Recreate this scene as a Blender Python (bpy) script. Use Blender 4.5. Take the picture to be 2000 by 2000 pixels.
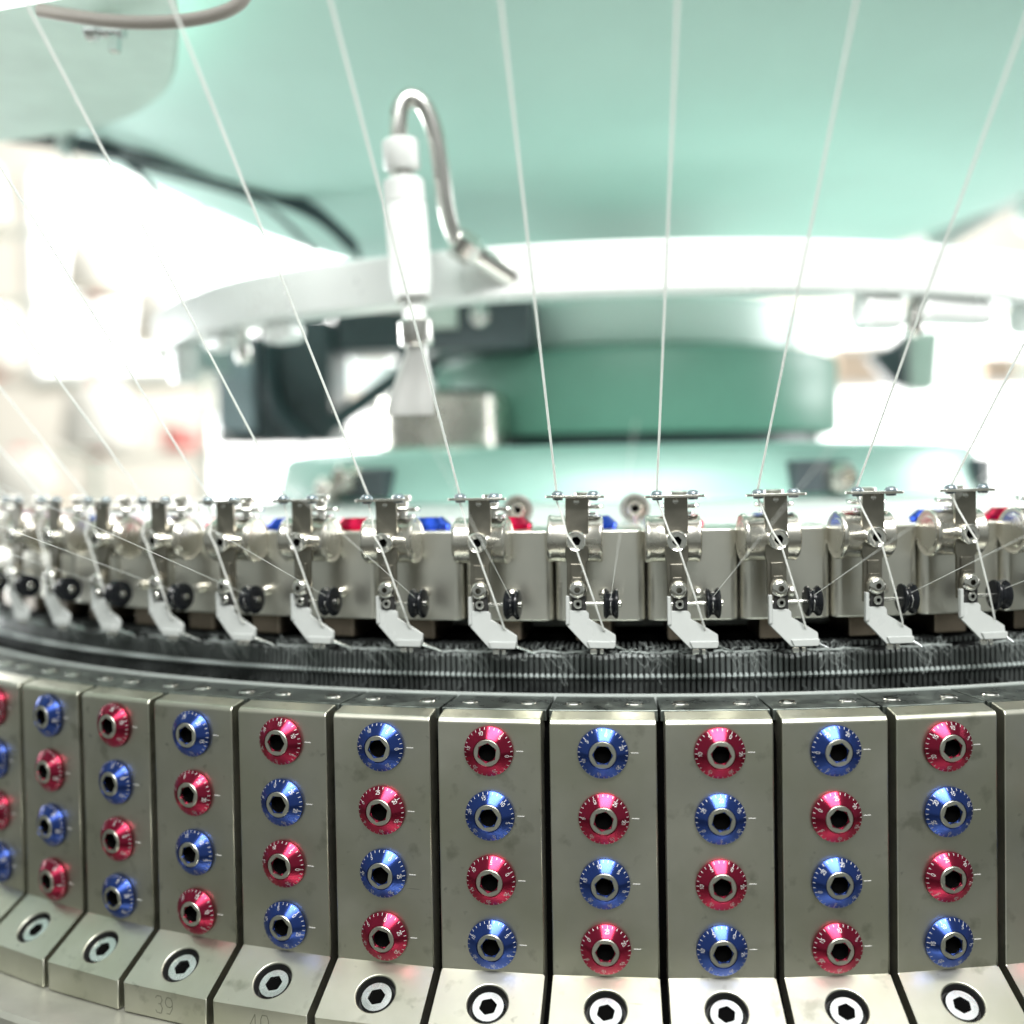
import bpy, bmesh, math, random
from mathutils import Vector, Matrix
random.seed(7)
PI = math.pi
S = 0.45                      # metres per working unit (cam block faces stand on a circle of about 1 unit)
sc = bpy.context.scene
for o in list(bpy.data.objects): bpy.data.objects.remove(o)

# ------------------------------------------------------------------ camera
D = 1.7828
cam_d = bpy.data.cameras.new("Camera"); cam = bpy.data.objects.new("Camera", cam_d)
sc.collection.objects.link(cam); sc.camera = cam
yaw, pit, rol = 0.0941, 0.0341, 0.0174
cam_d.sensor_fit = 'HORIZONTAL'; cam_d.sensor_width = 36.0
cam_d.lens = 2.2591 * 18.0
cam_d.clip_start = 0.01; cam_d.clip_end = 100
fwd = Vector((-math.sin(yaw) * math.cos(pit), math.cos(yaw) * math.cos(pit), -math.sin(pit)))
rgt = Vector((math.cos(yaw), math.sin(yaw), 0)); up = rgt.cross(fwd)
# roll
cr, sr = math.cos(rol), math.sin(rol)
rgt2 = rgt * cr - up * sr; up2 = rgt * sr + up * cr
M = Matrix((rgt2, up2, -fwd)).transposed().to_4x4()
M.translation = Vector((0, -D * S, 0))
cam.matrix_world = M
cam_d.dof.use_dof = True
cam_d.dof.focus_distance = 0.81 * S
cam_d.dof.aperture_fstop = 4.4
cam_d.dof.aperture_blades = 0

# ------------------------------------------------------------------ view + world + lamps
sc.view_settings.view_transform = 'Standard'; sc.view_settings.look = 'None'
sc.view_settings.exposure = 0.0; sc.view_settings.gamma = 1.0
try: sc.view_settings.use_curve_mapping = False
except Exception: pass
w = bpy.data.worlds.new("World"); sc.world = w; w.use_nodes = True
bg = w.node_tree.nodes['Background']
bg.inputs['Color'].default_value = (0.93, 1.0, 0.93, 1); bg.inputs['Strength'].default_value = 0.30

def area(name, loc, target, sx, sy, power, col=(1, 1, 1)):
    l = bpy.data.lights.new(name, 'AREA'); l.shape = 'RECTANGLE'; l.size = sx * S; l.size_y = sy * S
    l.energy = power; l.color = col
    o = bpy.data.objects.new(name, l); sc.collection.objects.link(o)
    o.location = Vector(loc) * S
    d = (Vector(target) - Vector(loc)).normalized()
    o.rotation_euler = d.to_track_quat('-Z', 'Y').to_euler()
    return o
area('ceiling_lamp_row', (0.30, -1.02, 1.55), (0.30, -1.01, 0), 2.3, 0.55, 1.2, (1, 1, 0.98))
area('hall_lamp_front', (0.3, -2.9, 2.4), (0, -0.5, 0.1), 2.4, 1.0, 46.0, (1, 1, 0.97))
area('hall_lamp_back', (0.0, 4.2, 2.2), (0, 0.3, 0.4), 4.0, 1.5, 46.0, (0.97, 1, 1))
area('hall_lamp_side', (-2.2, 2.2, 2.0), (0, 0, 0.2), 1.6, 1.6, 18.0, (1, 1, 1))
area('hall_lamp_right', (3.0, 0.9, 0.7), (0, 0, 0.3), 1.6, 1.6, 20.0, (1, 1, 1))
area('canopy_fill_low', (0.4, 2.3, -0.45), (0, -0.2, 0.4), 2.4, 0.5, 5.0, (0.98, 1, 1))  # added unseen fill behind the hub, lights the canopy underside
area('canopy_fill_left', (-2.2, 0.7, -0.05), (-0.2, -0.5, 0.42), 1.2, 0.8, 8.5, (0.97, 1, 1))  # added unseen fill, brightens the left part of the canopy
area('back_wall_fill', (-1.0, 4.0, 3.6), (-1.0, 8.0, 0.5), 5.0, 1.0, 135.0, (1, 0.98, 0.94))  # added fill that pushes the back wall towards white

# ------------------------------------------------------------------ materials
AROT = 0.25
def mat(name, col, rough=0.5, metal=0.0, noise=0.0, nscale=30, bump=0.0, bscale=200, aniso=0.0, radial=None,
        emit=0.0, colvar=0.0, spec=None, trans=0.0):
    m = bpy.data.materials.new(name); m.use_nodes = True
    nt = m.node_tree; b = nt.nodes['Principled BSDF']
    b.inputs['Base Color'].default_value = (*col, 1); b.inputs['Roughness'].default_value = rough
    b.inputs['Metallic'].default_value = metal
    if spec is not None: b.inputs['Specular IOR Level'].default_value = spec
    if trans: b.inputs['Transmission Weight'].default_value = trans
    if emit:
        b.inputs['Emission Color'].default_value = (*col, 1); b.inputs['Emission Strength'].default_value = emit
    tc = nt.nodes.new('ShaderNodeTexCoord')
    oi = nt.nodes.new('ShaderNodeObjectInfo')
    def coord():
        add = nt.nodes.new('ShaderNodeVectorMath'); add.operation = 'ADD'
        mul = nt.nodes.new('ShaderNodeVectorMath'); mul.operation = 'SCALE'; mul.inputs['Scale'].default_value = 3.7
        nt.links.new(oi.outputs['Location'], mul.inputs[0])
        nt.links.new(tc.outputs['Object'], add.inputs[0]); nt.links.new(mul.outputs[0], add.inputs[1])
        return add.outputs[0]
    c = coord()
    if noise or colvar:
        n = nt.nodes.new('ShaderNodeTexNoise'); n.inputs['Scale'].default_value = nscale
        n.inputs['Detail'].default_value = 6; n.inputs['Roughness'].default_value = 0.6
        nt.links.new(c, n.inputs['Vector'])
    if noise:
        r = nt.nodes.new('ShaderNodeMapRange'); r.inputs['From Min'].default_value = 0.3; r.inputs['From Max'].default_value = 0.7
        r.inputs['To Min'].default_value = max(0.02, rough - noise); r.inputs['To Max'].default_value = min(1, rough + noise)
        nt.links.new(n.outputs['Fac'], r.inputs['Value']); nt.links.new(r.outputs[0], b.inputs['Roughness'])
    if colvar:
        mx = nt.nodes.new('ShaderNodeMix'); mx.data_type = 'RGBA'
        mx.inputs['A'].default_value = (*[x * (1 - colvar) for x in col], 1)
        mx.inputs['B'].default_value = (*[min(1, x * (1 + colvar)) for x in col], 1)
        r2 = nt.nodes.new('ShaderNodeMapRange'); r2.inputs['From Min'].default_value = 0.35; r2.inputs['From Max'].default_value = 0.65
        nt.links.new(n.outputs['Fac'], r2.inputs['Value']); nt.links.new(r2.outputs[0], mx.inputs['Factor'])
        nt.links.new(mx.outputs['Result'], b.inputs['Base Color'])
    if bump:
        n2 = nt.nodes.new('ShaderNodeTexNoise'); n2.inputs['Scale'].default_value = bscale; n2.inputs['Detail'].default_value = 3
        nt.links.new(c, n2.inputs['Vector'])
        bp = nt.nodes.new('ShaderNodeBump'); bp.inputs['Strength'].default_value = bump; bp.inputs['Distance'].default_value = 0.0004
        nt.links.new(n2.outputs['Fac'], bp.inputs['Height']); nt.links.new(bp.outputs[0], b.inputs['Normal'])
    if aniso:
        b.inputs['Anisotropic'].default_value = aniso; b.inputs['Anisotropic Rotation'].default_value = AROT
        t = nt.nodes.new('ShaderNodeTangent'); t.direction_type = 'RADIAL'; t.axis = radial or 'Y'
        nt.links.new(t.outputs[0], b.inputs['Tangent'])
    return m

def block_material():
    """bead blasted nickel plated steel with faint stains and tiny scratches and specks"""
    m = mat('blasted_nickel', (0.59, 0.585, 0.505), 0.36, 1.0, noise=0.03, nscale=26, bump=0.05, bscale=5000, colvar=0.06)
    nt = m.node_tree; b = nt.nodes['Principled BSDF']
    tc = nt.nodes.new('ShaderNodeTexCoord'); oi = nt.nodes.new('ShaderNodeObjectInfo')
    add = nt.nodes.new('ShaderNodeVectorMath'); add.operation = 'ADD'
    nt.links.new(tc.outputs['Object'], add.inputs[0]); nt.links.new(oi.outputs['Location'], add.inputs[1])
    n = nt.nodes.new('ShaderNodeTexNoise'); n.inputs['Scale'].default_value = 260; n.inputs['Detail'].default_value = 2
    nt.links.new(add.outputs[0], n.inputs['Vector'])
    r = nt.nodes.new('ShaderNodeMapRange'); r.inputs['From Min'].default_value = 0.70; r.inputs['From Max'].default_value = 0.78
    nt.links.new(n.outputs['Fac'], r.inputs['Value'])
    mx = nt.nodes.new('ShaderNodeMix'); mx.data_type = 'RGBA'; mx.inputs['B'].default_value = (0.2, 0.2, 0.17, 1)
    src = b.inputs['Base Color'].links[0].from_socket
    nt.links.new(src, mx.inputs['A'])
    ml = nt.nodes.new('ShaderNodeMath'); ml.operation = 'MULTIPLY'; ml.inputs[1].default_value = 0.5
    nt.links.new(r.outputs[0], ml.inputs[0]); nt.links.new(ml.outputs[0], mx.inputs['Factor'])
    # broad olive oil film and a few hairline scratches
    def noise(scale, det, vec):
        q = nt.nodes.new('ShaderNodeTexNoise'); q.inputs['Scale'].default_value = scale; q.inputs['Detail'].default_value = det
        nt.links.new(vec, q.inputs['Vector']); return q.outputs['Fac']
    def rng(v, lo, hi, a, b_):
        q = nt.nodes.new('ShaderNodeMapRange'); q.inputs['From Min'].default_value = lo; q.inputs['From Max'].default_value = hi
        q.inputs['To Min'].default_value = a; q.inputs['To Max'].default_value = b_; nt.links.new(v, q.inputs['Value']); return q.outputs[0]
    def mixc(fac, a_sock, colr):
        q = nt.nodes.new('ShaderNodeMix'); q.data_type = 'RGBA'; q.inputs['B'].default_value = (*colr, 1)
        nt.links.new(a_sock, q.inputs['A']); nt.links.new(fac, q.inputs['Factor']); return q.outputs['Result']
    film = mixc(rng(noise(34, 4, add.outputs[0]), .42, .66, 0, .75), mx.outputs['Result'], (.50, .505, .40))
    mp = nt.nodes.new('ShaderNodeMapping'); mp.inputs['Rotation'].default_value = (0, .6, 0); mp.inputs['Scale'].default_value = (60, 60, 1400)
    nt.links.new(add.outputs[0], mp.inputs['Vector'])
    sc1 = rng(noise(1.0, 1, mp.outputs[0]), .80, .84, 0, 1)
    gate = rng(noise(90, 2, add.outputs[0]), .52, .58, 0, .8)
    ml2 = nt.nodes.new('ShaderNodeMath'); ml2.operation = 'MULTIPLY'; nt.links.new(sc1, ml2.inputs[0]); nt.links.new(gate, ml2.inputs[1])
    scr = mixc(ml2.outputs[0], film, (.20, .20, .17))
    smear = mixc(rng(noise(120, 5, add.outputs[0]), .60, .72, 0, .5), scr, (.26, .26, .20))
    nt.links.new(smear, b.inputs['Base Color'])
    return m

M_ = {}
M_['block'] = block_material()
M_['plate'] = mat('oiled_dark_steel', (0.19, 0.215, 0.20), 0.34, 0.9, noise=0.12, nscale=160, colvar=0.40, bump=0.2, bscale=500)
M_['rim'] = mat('ground_steel', (0.62, 0.67, 0.65), 0.5, 0.5, noise=0.06)
M_['chrome'] = mat('bright_nickel', (0.78, 0.77, 0.73), 0.16, 1.0, noise=0.05, nscale=80)
M_['satin'] = mat('satin_nickel', (0.66, 0.64, 0.58), 0.27, 1.0, noise=0.06, nscale=60)
M_['zinc'] = mat('zinc_plate', (0.70, 0.73, 0.73), 0.26, 1.0, noise=0.08, nscale=120)
M_['post'] = mat('bronzed_steel', (0.27, 0.255, 0.215), 0.34, 1.0, noise=0.08, nscale=70, colvar=0.15)
M_['steel'] = mat('socket_steel', (0.60, 0.60, 0.53), 0.36, 1.0, noise=0.05)
M_['black'] = mat('black_steel_and_shade', (0.02, 0.02, 0.02), 0.5)  # plain black on the bracket; painted shade in the ledge screw recesses
M_['void'] = mat('recess_shade_black', (0.003, 0.003, 0.003), 0.9, spec=0.0)  # near-black colour paints the shade inside sockets and gaps
M_['blackplastic'] = mat('black_glazed_ceramic', (0.008, 0.009, 0.011), 0.22, noise=0.05, spec=0.3)
M_['ceramic'] = mat('white_feeder_ceramic', (0.43, 0.45, 0.44), 0.30, noise=0.08, nscale=50, colvar=0.03)
M_['eyelet'] = mat('grey_eyelet', (0.25, 0.30, 0.33), 0.2, 0.6)
M_['red'] = mat('red_anodised_aluminium', (0.46, 0.035, 0.085), 0.30, 1.0, noise=0.03, nscale=200, aniso=0.93, radial='Y')
M_['blue'] = mat('blue_anodised_aluminium', (0.060, 0.115, 0.45), 0.30, 1.0, noise=0.03, nscale=200, aniso=0.93, radial='Y')
M_['redz'] = mat('red_anodised_cap', (0.55, 0.012, 0.06), 0.3, 1.0, aniso=0.7, radial='Z')
M_['bluez'] = mat('blue_anodised_cap', (0.03, 0.09, 0.6), 0.3, 1.0, aniso=0.7, radial='Z')
M_['mark'] = mat('engraved_white', (0.62, 0.62, 0.62), 0.5, 0.3)
M_['markdim'] = mat('engraved_metal', (0.26, 0.26, 0.21), 0.4, 0.8)
M_['yarn'] = mat('white_yarn', (0.93, 0.94, 0.92), 0.7, bump=0.8, bscale=900)
M_['lint'] = mat('grey_lint', (0.40, 0.44, 0.43), 0.9)
M_['needle'] = mat('needle_steel', (0.10, 0.11, 0.108), 0.45, 0.7, noise=0.12, nscale=40, colvar=0.45)
M_['needledark'] = mat('needle_groove', (0.03, 0.033, 0.033), 0.6)
M_['spring'] = mat('coil_spring_steel', (0.62, 0.68, 0.67), 0.40, 0.7)
M_['dialwall'] = mat('fine_blasted_nickel', (0.80, 0.785, 0.71), 0.31, 1.0, noise=0.03, nscale=30, bump=0.04, bscale=5000, colvar=0.05)
M_['under'] = mat('brown_tinted_steel', (0.20, 0.165, 0.13), 0.4, 1.0, noise=0.1, colvar=0.2)
M_['dialtop'] = mat('pale_grey_plate', (0.52, 0.56, 0.54), 0.5, 0.0, colvar=0.05)
M_['mint'] = mat('mint_enamel', (0.36, 0.60, 0.53), 0.35, noise=0.05, nscale=8, colvar=0.05)
M_['green'] = mat('deep_green_enamel', (0.13, 0.29, 0.225), 0.38, noise=0.06, nscale=6, colvar=0.10)
M_['canopy'] = mat('sea_green_enamel', (0.66, 0.92, 0.85), 0.7, noise=0.08, nscale=3, colvar=0.07, spec=0.3)
M_['paleband'] = mat('pale_mint_enamel', (0.80, 0.93, 0.88), 0.35)
M_['greypaint'] = mat('warm_grey_enamel', (0.62, 0.70, 0.64), 0.4, colvar=0.08)
M_['whitering'] = mat('white_aluminium', (0.86, 0.88, 0.87), 0.30, 0.25, noise=0.05)
M_['nozzle'] = mat('pale_nylon', (0.86, 0.88, 0.86), 0.35, 0.0)
M_['pipe'] = mat('drawn_aluminium', (0.74, 0.73, 0.70), 0.26, 1.0, noise=0.08)
M_['slate'] = mat('slate_housing', (0.075, 0.095, 0.105), 0.35, noise=0.1, nscale=10, colvar=0.3)
M_['slatelight'] = mat('blue_grey_housing', (0.40, 0.45, 0.50), 0.4, colvar=0.15)
M_['mouth'] = mat('brushed_nozzle_metal', (0.82, 0.82, 0.80), 0.34, 0.8, noise=0.08, nscale=60)
M_['dull'] = mat('dull_steel', (0.40, 0.41, 0.38), 0.42, 1.0)
M_['hose'] = mat('rose_grey_hose', (0.42, 0.38, 0.35), 0.5)
M_['cable'] = mat('black_cable_sheath', (0.05, 0.075, 0.085), 0.4)
M_['wall'] = mat('cream_plaster', (0.80, 0.76, 0.68), 0.9, colvar=0.06, nscale=1.2)
M_['floor'] = mat('grey_floor', (0.20, 0.20, 0.18), 0.6, colvar=0.15, nscale=2)
M_['lamp'] = mat('lit_window', (1, 1, 0.99), 0.5, emit=2.6)
M_['striplit'] = mat('lit_strip', (1, 1, 0.99), 0.5, emit=1.6)
M_['beige'] = mat('beige_board', (0.72, 0.58, 0.45), 0.8)
M_['cone'] = mat('yarn_package', (0.86, 0.83, 0.76), 0.9, colvar=0.05)
M_['pink'] = mat('rose_plastic', (0.75, 0.22, 0.20), 0.5)
M_['bed'] = mat('machined_bed', (0.50, 0.50, 0.44), 0.40, 0.7, noise=0.06, nscale=40, colvar=0.10, bump=0.05, bscale=300)

def yarn_material():
    m = M_['yarn']; nt = m.node_tree; b = nt.nodes['Principled BSDF']; out = nt.nodes['Material Output']
    t = nt.nodes.new('ShaderNodeBsdfTranslucent'); t.inputs['Color'].default_value = (.95, .96, .94, 1)
    x = nt.nodes.new('ShaderNodeMixShader'); x.inputs[0].default_value = .65
    nt.links.new(b.outputs[0], x.inputs[1]); nt.links.new(t.outputs[0], x.inputs[2]); nt.links.new(x.outputs[0], out.inputs['Surface'])
yarn_material()
# ------------------------------------------------------------------ mesh helpers
class MB:
    def __init__(s): s.v = []; s.f = []; s.sm = []
    def add(s, vs, fs, smooth=False):
        o = len(s.v); s.v += [tuple(v) for v in vs]
        for f in fs: s.f.append([i + o for i in f]); s.sm.append(smooth)
    def box(s, x0, x1, y0, y1, z0, z1, m=None):
        vs = [Vector((x, y, z)) for x in (x0, x1) for y in (y0, y1) for z in (z0, z1)]
        if m: vs = [m @ v for v in vs]
        s.add(vs, [(0, 1, 3, 2), (4, 6, 7, 5), (0, 4, 5, 1), (2, 3, 7, 6), (0, 2, 6, 4), (1, 5, 7, 3)])
    def prism(s, poly, a, b, axis='x', m=None):
        """poly: 2d outline; extruded from a to b along axis. x: (y,z)  y: (x,z)  z: (x,y)"""
        def mk(p, t):
            if axis == 'x': return Vector((t, p[0], p[1]))
            if axis == 'y': return Vector((p[0], t, p[1]))
            return Vector((p[0], p[1], t))
        n = len(poly); vs = [mk(p, a) for p in poly] + [mk(p, b) for p in poly]
        if m: vs = [m @ v for v in vs]
        fs = [list(range(n))[::-1], list(range(n, 2 * n))] + [(i, (i + 1) % n, n + (i + 1) % n, n + i) for i in range(n)]
        s.add(vs, fs)
    def lathe(s, prof, n=32, m=None, cap0=True, cap1=True, a0=0, a1=2 * PI, smooth=True):
        """prof: (radius, height) about z"""
        full = abs(a1 - a0 - 2 * PI) < 1e-6; k = n if full else n + 1
        vs = []
        for r, h in prof:
            for i in range(k):
                a = a0 + (a1 - a0) * i / n
                vs.append(Vector((r * math.cos(a), r * math.sin(a), h)))
        if m: vs = [m @ v for v in vs]
        fs = []
        for j in range(len(prof) - 1):
            for i in range(n):
                i2 = (i + 1) % k
                fs.append((j * k + i, j * k + i2, (j + 1) * k + i2, (j + 1) * k + i))
        s.add(vs, fs, smooth)
        if full:
            L = len(prof) - 1
            if cap0 and prof[0][0] > 1e-6: s.add([vs[i] for i in range(k)], [list(range(k))[::-1]])
            if cap1 and prof[-1][0] > 1e-6: s.add([vs[L * k + i] for i in range(k)], [list(range(k))])
    def tube(s, pts, rad, n=10, smooth=True, caps=True):
        pts = [Vector(p) for p in pts]
        rads = rad if isinstance(rad, (list, tuple)) else [rad] * len(pts)
        t0 = (pts[1] - pts[0]).normalized()
        u = t0.orthogonal().normalized(); vs = []
        for i, p in enumerate(pts):
            t = (pts[min(i + 1, len(pts) - 1)] - pts[max(i - 1, 0)]).normalized()
            u = (u - t * u.dot(t)).normalized(); w_ = t.cross(u)
            for k in range(n):
                a = 2 * PI * k / n
                vs.append(p + (u * math.cos(a) + w_ * math.sin(a)) * rads[i])
        fs = []
        for j in range(len(pts) - 1):
            for k in range(n):
                fs.append((j * n + k, j * n + (k + 1) % n, (j + 1) * n + (k + 1) % n, (j + 1) * n + k))
        s.add(vs, fs, smooth)
        if caps:
            L = len(pts) - 1
            s.add(vs[:n], [list(range(n))[::-1]]); s.add(vs[L * n:], [list(range(n))])
    def build(s, name, material, parent=None, bevel=0.0, bseg=2, loc=None, rot=None, autosmooth=True):
        me = bpy.data.meshes.new(name)
        me.from_pydata([(x * S, y * S, z * S) for x, y, z in s.v], [], s.f)
        me.polygons.foreach_set('use_smooth', s.sm)
        me.materials.append(material)
        bm = bmesh.new(); bm.from_mesh(me); bmesh.ops.remove_doubles(bm, verts=bm.verts, dist=1e-7)
        bmesh.ops.recalc_face_normals(bm, faces=bm.faces); bm.to_mesh(me); bm.free()
        if autosmooth:
            try: me.set_sharp_from_angle(angle=math.radians(38))
            except Exception: pass
        o = bpy.data.objects.new(name, me); sc.collection.objects.link(o)
        if parent: o.parent = parent
        if loc: o.location = Vector(loc) * S
        if rot: o.rotation_euler = rot
        if bevel:
            b = o.modifiers.new('bevel', 'BEVEL'); b.width = bevel * S; b.segments = bseg
            b.limit_method = 'ANGLE'; b.angle_limit = math.radians(32)
            for p in me.polygons: p.use_smooth = True
            try: me.set_sharp_from_angle(angle=math.radians(80))
            except Exception: pass
            b.harden_normals = True
        return o

def tag(o, label=None, cat=None, group=None, kind=None):
    if label: o['label'] = label
    if cat: o['category'] = cat
    if group: o['group'] = group
    if kind: o['kind'] = kind
    return o
def empty(name, loc, rz=0):
    o = bpy.data.objects.new(name, None); sc.collection.objects.link(o)
    o.location = Vector(loc) * S; o.rotation_euler = (0, 0, rz); o.empty_display_size = 0.01
    return o
kids = {}
def children(o): return [c for c in bpy.data.objects if c.parent == o]
def copy_tree(o, parent=None, swap=None):
    c = o.copy(); sc.collection.objects.link(c); c.parent = parent
    for ch in children(o): copy_tree(ch, c)
    return c
RX = lambda a: Matrix.Rotation(a, 4, 'X')
RY = lambda a: Matrix.Rotation(a, 4, 'Y')
RZ = lambda a: Matrix.Rotation(a, 4, 'Z')
TR = lambda x, y, z: Matrix.Translation((x, y, z))
OUT = RX(PI / 2)              # maps +z (lathe axis) to local -y = outwards
def polar(r, th, z=0): return (r * math.sin(th), -r * math.cos(th), z)

DE = 2 * PI / 80; T0 = 0.0639; TF = 0.0425
ORD = ['first', 'second', 'third', 'fourth', 'fifth', 'sixth', 'seventh', 'eighth', 'ninth', 'tenth', 'eleventh', 'twelfth',
       'thirteenth', 'fourteenth', 'fifteenth', 'sixteenth']

def ring_hole(mb, r0, n, hexr, m, hexrot=0, depth=0.006):
    """annulus from radius r0 to a hexagonal hole with walls going down (axis z)"""
    vo, vi, vd = [], [], []
    for i in range(n):
        a = 2 * PI * i / n
        vo.append(m @ Vector((r0 * math.cos(a), r0 * math.sin(a), 0)))
        aa = (a - hexrot) % (PI / 3) - PI / 6
        rr = hexr * math.cos(PI / 6) / math.cos(aa)
        vi.append(m @ Vector((rr * math.cos(a), rr * math.sin(a), 0)))
        vd.append(m @ Vector((rr * math.cos(a), rr * math.sin(a), -depth)))
    mb.add(vo + vi, [(i, (i + 1) % n, n + (i + 1) % n, n + i) for i in range(n)])
    mb.add(vi + vd, [(i, (i + 1) % n, n + (i + 1) % n, n + i) for i in range(n)])
    return vd

# ------------------------------------------------------------------ digits (stroke font)
GL = {'0': [[(0, .25), (0, .75), (.2, 1), (.8, 1), (1, .75), (1, .25), (.8, 0), (.2, 0), (0, .25)]],
      '1': [[(.2, .75), (.55, 1), (.55, 0)]],
      '2': [[(0, .8), (.2, 1), (.8, 1), (1, .75), (.9, .5), (0, 0), (1, 0)]],
      '5': [[(.95, 1), (.1, 1), (.05, .55), (.7, .6), (1, .4), (1, .2), (.75, 0), (.2, 0), (0, .15)]],
      '3': [[(0, .85), (.25, 1), (.8, 1), (1, .78), (.75, .55), (.4, .53)], [(.75, .55), (1, .3), (.8, 0), (.2, 0), (0, .15)]],
      '9': [[(.1, .05), (.6, .05), (1, .4), (1, .8), (.75, 1), (.25, 1), (0, .8), (0, .6), (.25, .45), (.75, .45), (1, .6)]],
      '4': [[(.75, 0), (.75, 1), (0, .3), (1, .3)]]}
def strokes(text, w_, h, gap):
    out = []; tot = len(text) * w_ + (len(text) - 1) * gap; x = -tot / 2
    for ch in text:
        for pl in GL[ch]: out.append([(x + p[0] * w_, p[1] * h) for p in pl])
        x += w_ + gap
    return out

# ================================================================== CAM BLOCKS
R_F = 1.000; Z_B = -0.3935
def make_block_parts(root, order):
    z0 = Z_B; L = lambda r, z: (-(r - R_F), z - z0)   # -> local y, z
    W = 0.0364
    # body: outline in the radial plane, mitred to the wedge shape
    prof = [(1.0390, -.3935), (1.0390, -.3717), (R_F, -.3460), (R_F, -.1720), (.9980, -.1692), (.9830, -.1664),
            (.9830, -.1740), (.942, -.1740), (.942, -.3935)]
    mb = MB()
    def xw(r): return W * (r / R_F) - (0.0 if r > .98 else 0.0)
    a = [Vector((-xw(r), *L(r, z))) for r, z in prof]; b = [Vector((xw(r), *L(r, z))) for r, z in prof]
    n = len(prof)
    mb.add(a, [list(range(n))]); mb.add(b, [list(range(n))[::-1]])
    for i in range(n):
        if i == 1: continue            # the ledge carries a screw recess
        j = (i + 1) % n
        mb.add([a[i], a[j], b[j], b[i]], [(0, 1, 2, 3)])
    # ledge with round recess
    
    e1 = Vector((1, 0, 0)); e2 = (Vector((0, *L(1.0390, -.3717))) - Vector((0, *L(R_F, -.3460)))).normalized()
    nn = Vector((0, -e2.z, e2.y)); 
    if nn.z < 0: nn = -nn
    base = Vector((0, *L(R_F, -.3460)))
    c0 = base + e2 * 0.0245
    N = 40; hr = 0.0140; rim_o, rim_i, rim_d = [], [], []
    corners = [b[1] - c0, b[2] - c0, a[2] - c0, a[1] - c0]
    cp = [(v.dot(e1), v.dot(e2)) for v in corners]     # quad outline around the hole
    def hit(ang):
        dx, dy = math.cos(ang), math.sin(ang); best = 1e9
        for i in range(4):
            x1, y1 = cp[i]; x2, y2 = cp[(i + 1) % 4]; ex, ey = x2 - x1, y2 - y1
            den = dx * ey - dy * ex
            if abs(den) < 1e-12: continue
            t = (x1 * ey - y1 * ex) / den; u = (x1 * dy - y1 * dx) / den
            if t > 0 and -1e-6 <= u <= 1 + 1e-6: best = min(best, t)
        return best
    angs = sorted([2 * PI * i / N for i in range(N)] + [math.atan2(y, x) % (2 * PI) for x, y in cp])
    N = len(angs)
    for ag in angs:
        t = hit(ag); q = e1 * math.cos(ag) + e2 * math.sin(ag)
        rim_o.append(c0 + q * t); rim_i.append(c0 + q * hr); rim_d.append(c0 + q * hr - nn * 0.010)
    mb.add(rim_o + rim_i, [(i, (i + 1) % N, N + (i + 1) % N, N + i) for i in range(N)])
    rim_m = [p - nn * 0.0012 for p in rim_i]
    mb.add(rim_i + rim_m, [(i, (i + 1) % N, N + (i + 1) % N, N + i) for i in range(N)])
    mb.build('block_body', M_['block'], root, bevel=0.0011, bseg=2)
    rc_ = MB(); rc_.add(rim_m + rim_d, [(i, (i + 1) % N, N + (i + 1) % N, N + i) for i in range(N)]); rc_.add(rim_d, [list(range(N))])
    rc_.build('screw_recess', M_['black'], root)  # recess walls coloured black to paint in their shade
    # ledge screw, seated in the recess
    fr = Matrix((Vector((1, 0, 0)), -e2 if False else nn.cross(Vector((1, 0, 0))), nn)).transposed().to_4x4()
    fr.translation = c0 - nn * 0.0036
    sm = MB()
    sm.lathe([(.0117, -.008), (.0117, -.0014), (.0107, 0), (.0074, 0.0001)], 32, fr, cap1=False, cap0=False)
    ring_hole(sm, .0074, 36, .0064, fr @ TR(0, 0, .0001), hexrot=.3, depth=.006)
    sm.build('ledge_screw', M_['zinc'], root)
    hb = MB(); hb.lathe([(.0062, 0), (.0, 0.0001)], 24, fr @ TR(0, 0, -.0025), cap0=False); hbo = hb
    hbo.build('screw_socket', M_['void'], children(root)[-1])
    # dark top plate with two countersunk screws
    pm = MB(); zt = -.1660
    def pw(r): return (DE / 2) * r - 0.0008
    pr = [(.9335, -.1740), (.9335, zt), (.9822, zt), (.9822, -.1740)]
    a = [Vector((-pw(r), *L(r, z))) for r, z in pr]; b = [Vector((pw(r), *L(r, z))) for r, z in pr]
    pm.add(a + b, [(0, 1, 2, 3), (7, 6, 5, 4), (0, 4, 5, 1), (1, 5, 6, 2), (2, 6, 7, 3), (3, 7, 4, 0)])
    pm.build('top_plate', M_['plate'], root, bevel=.0006)
    for sx in (-.0215, .0215):
        q = MB(); fm = TR(sx, *L(.9610, zt + .0003))
        q.lathe([(.0064, -.002), (.0064, .0), (.0056, .0007), (.0034, .0003)], 24, fm, cap0=False, cap1=False)
        ring_hole(q, .0034, 24, .0028, fm @ TR(0, 0, .0003), depth=.002)
        q.build('plate_screw', M_['chrome'], root)
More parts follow.
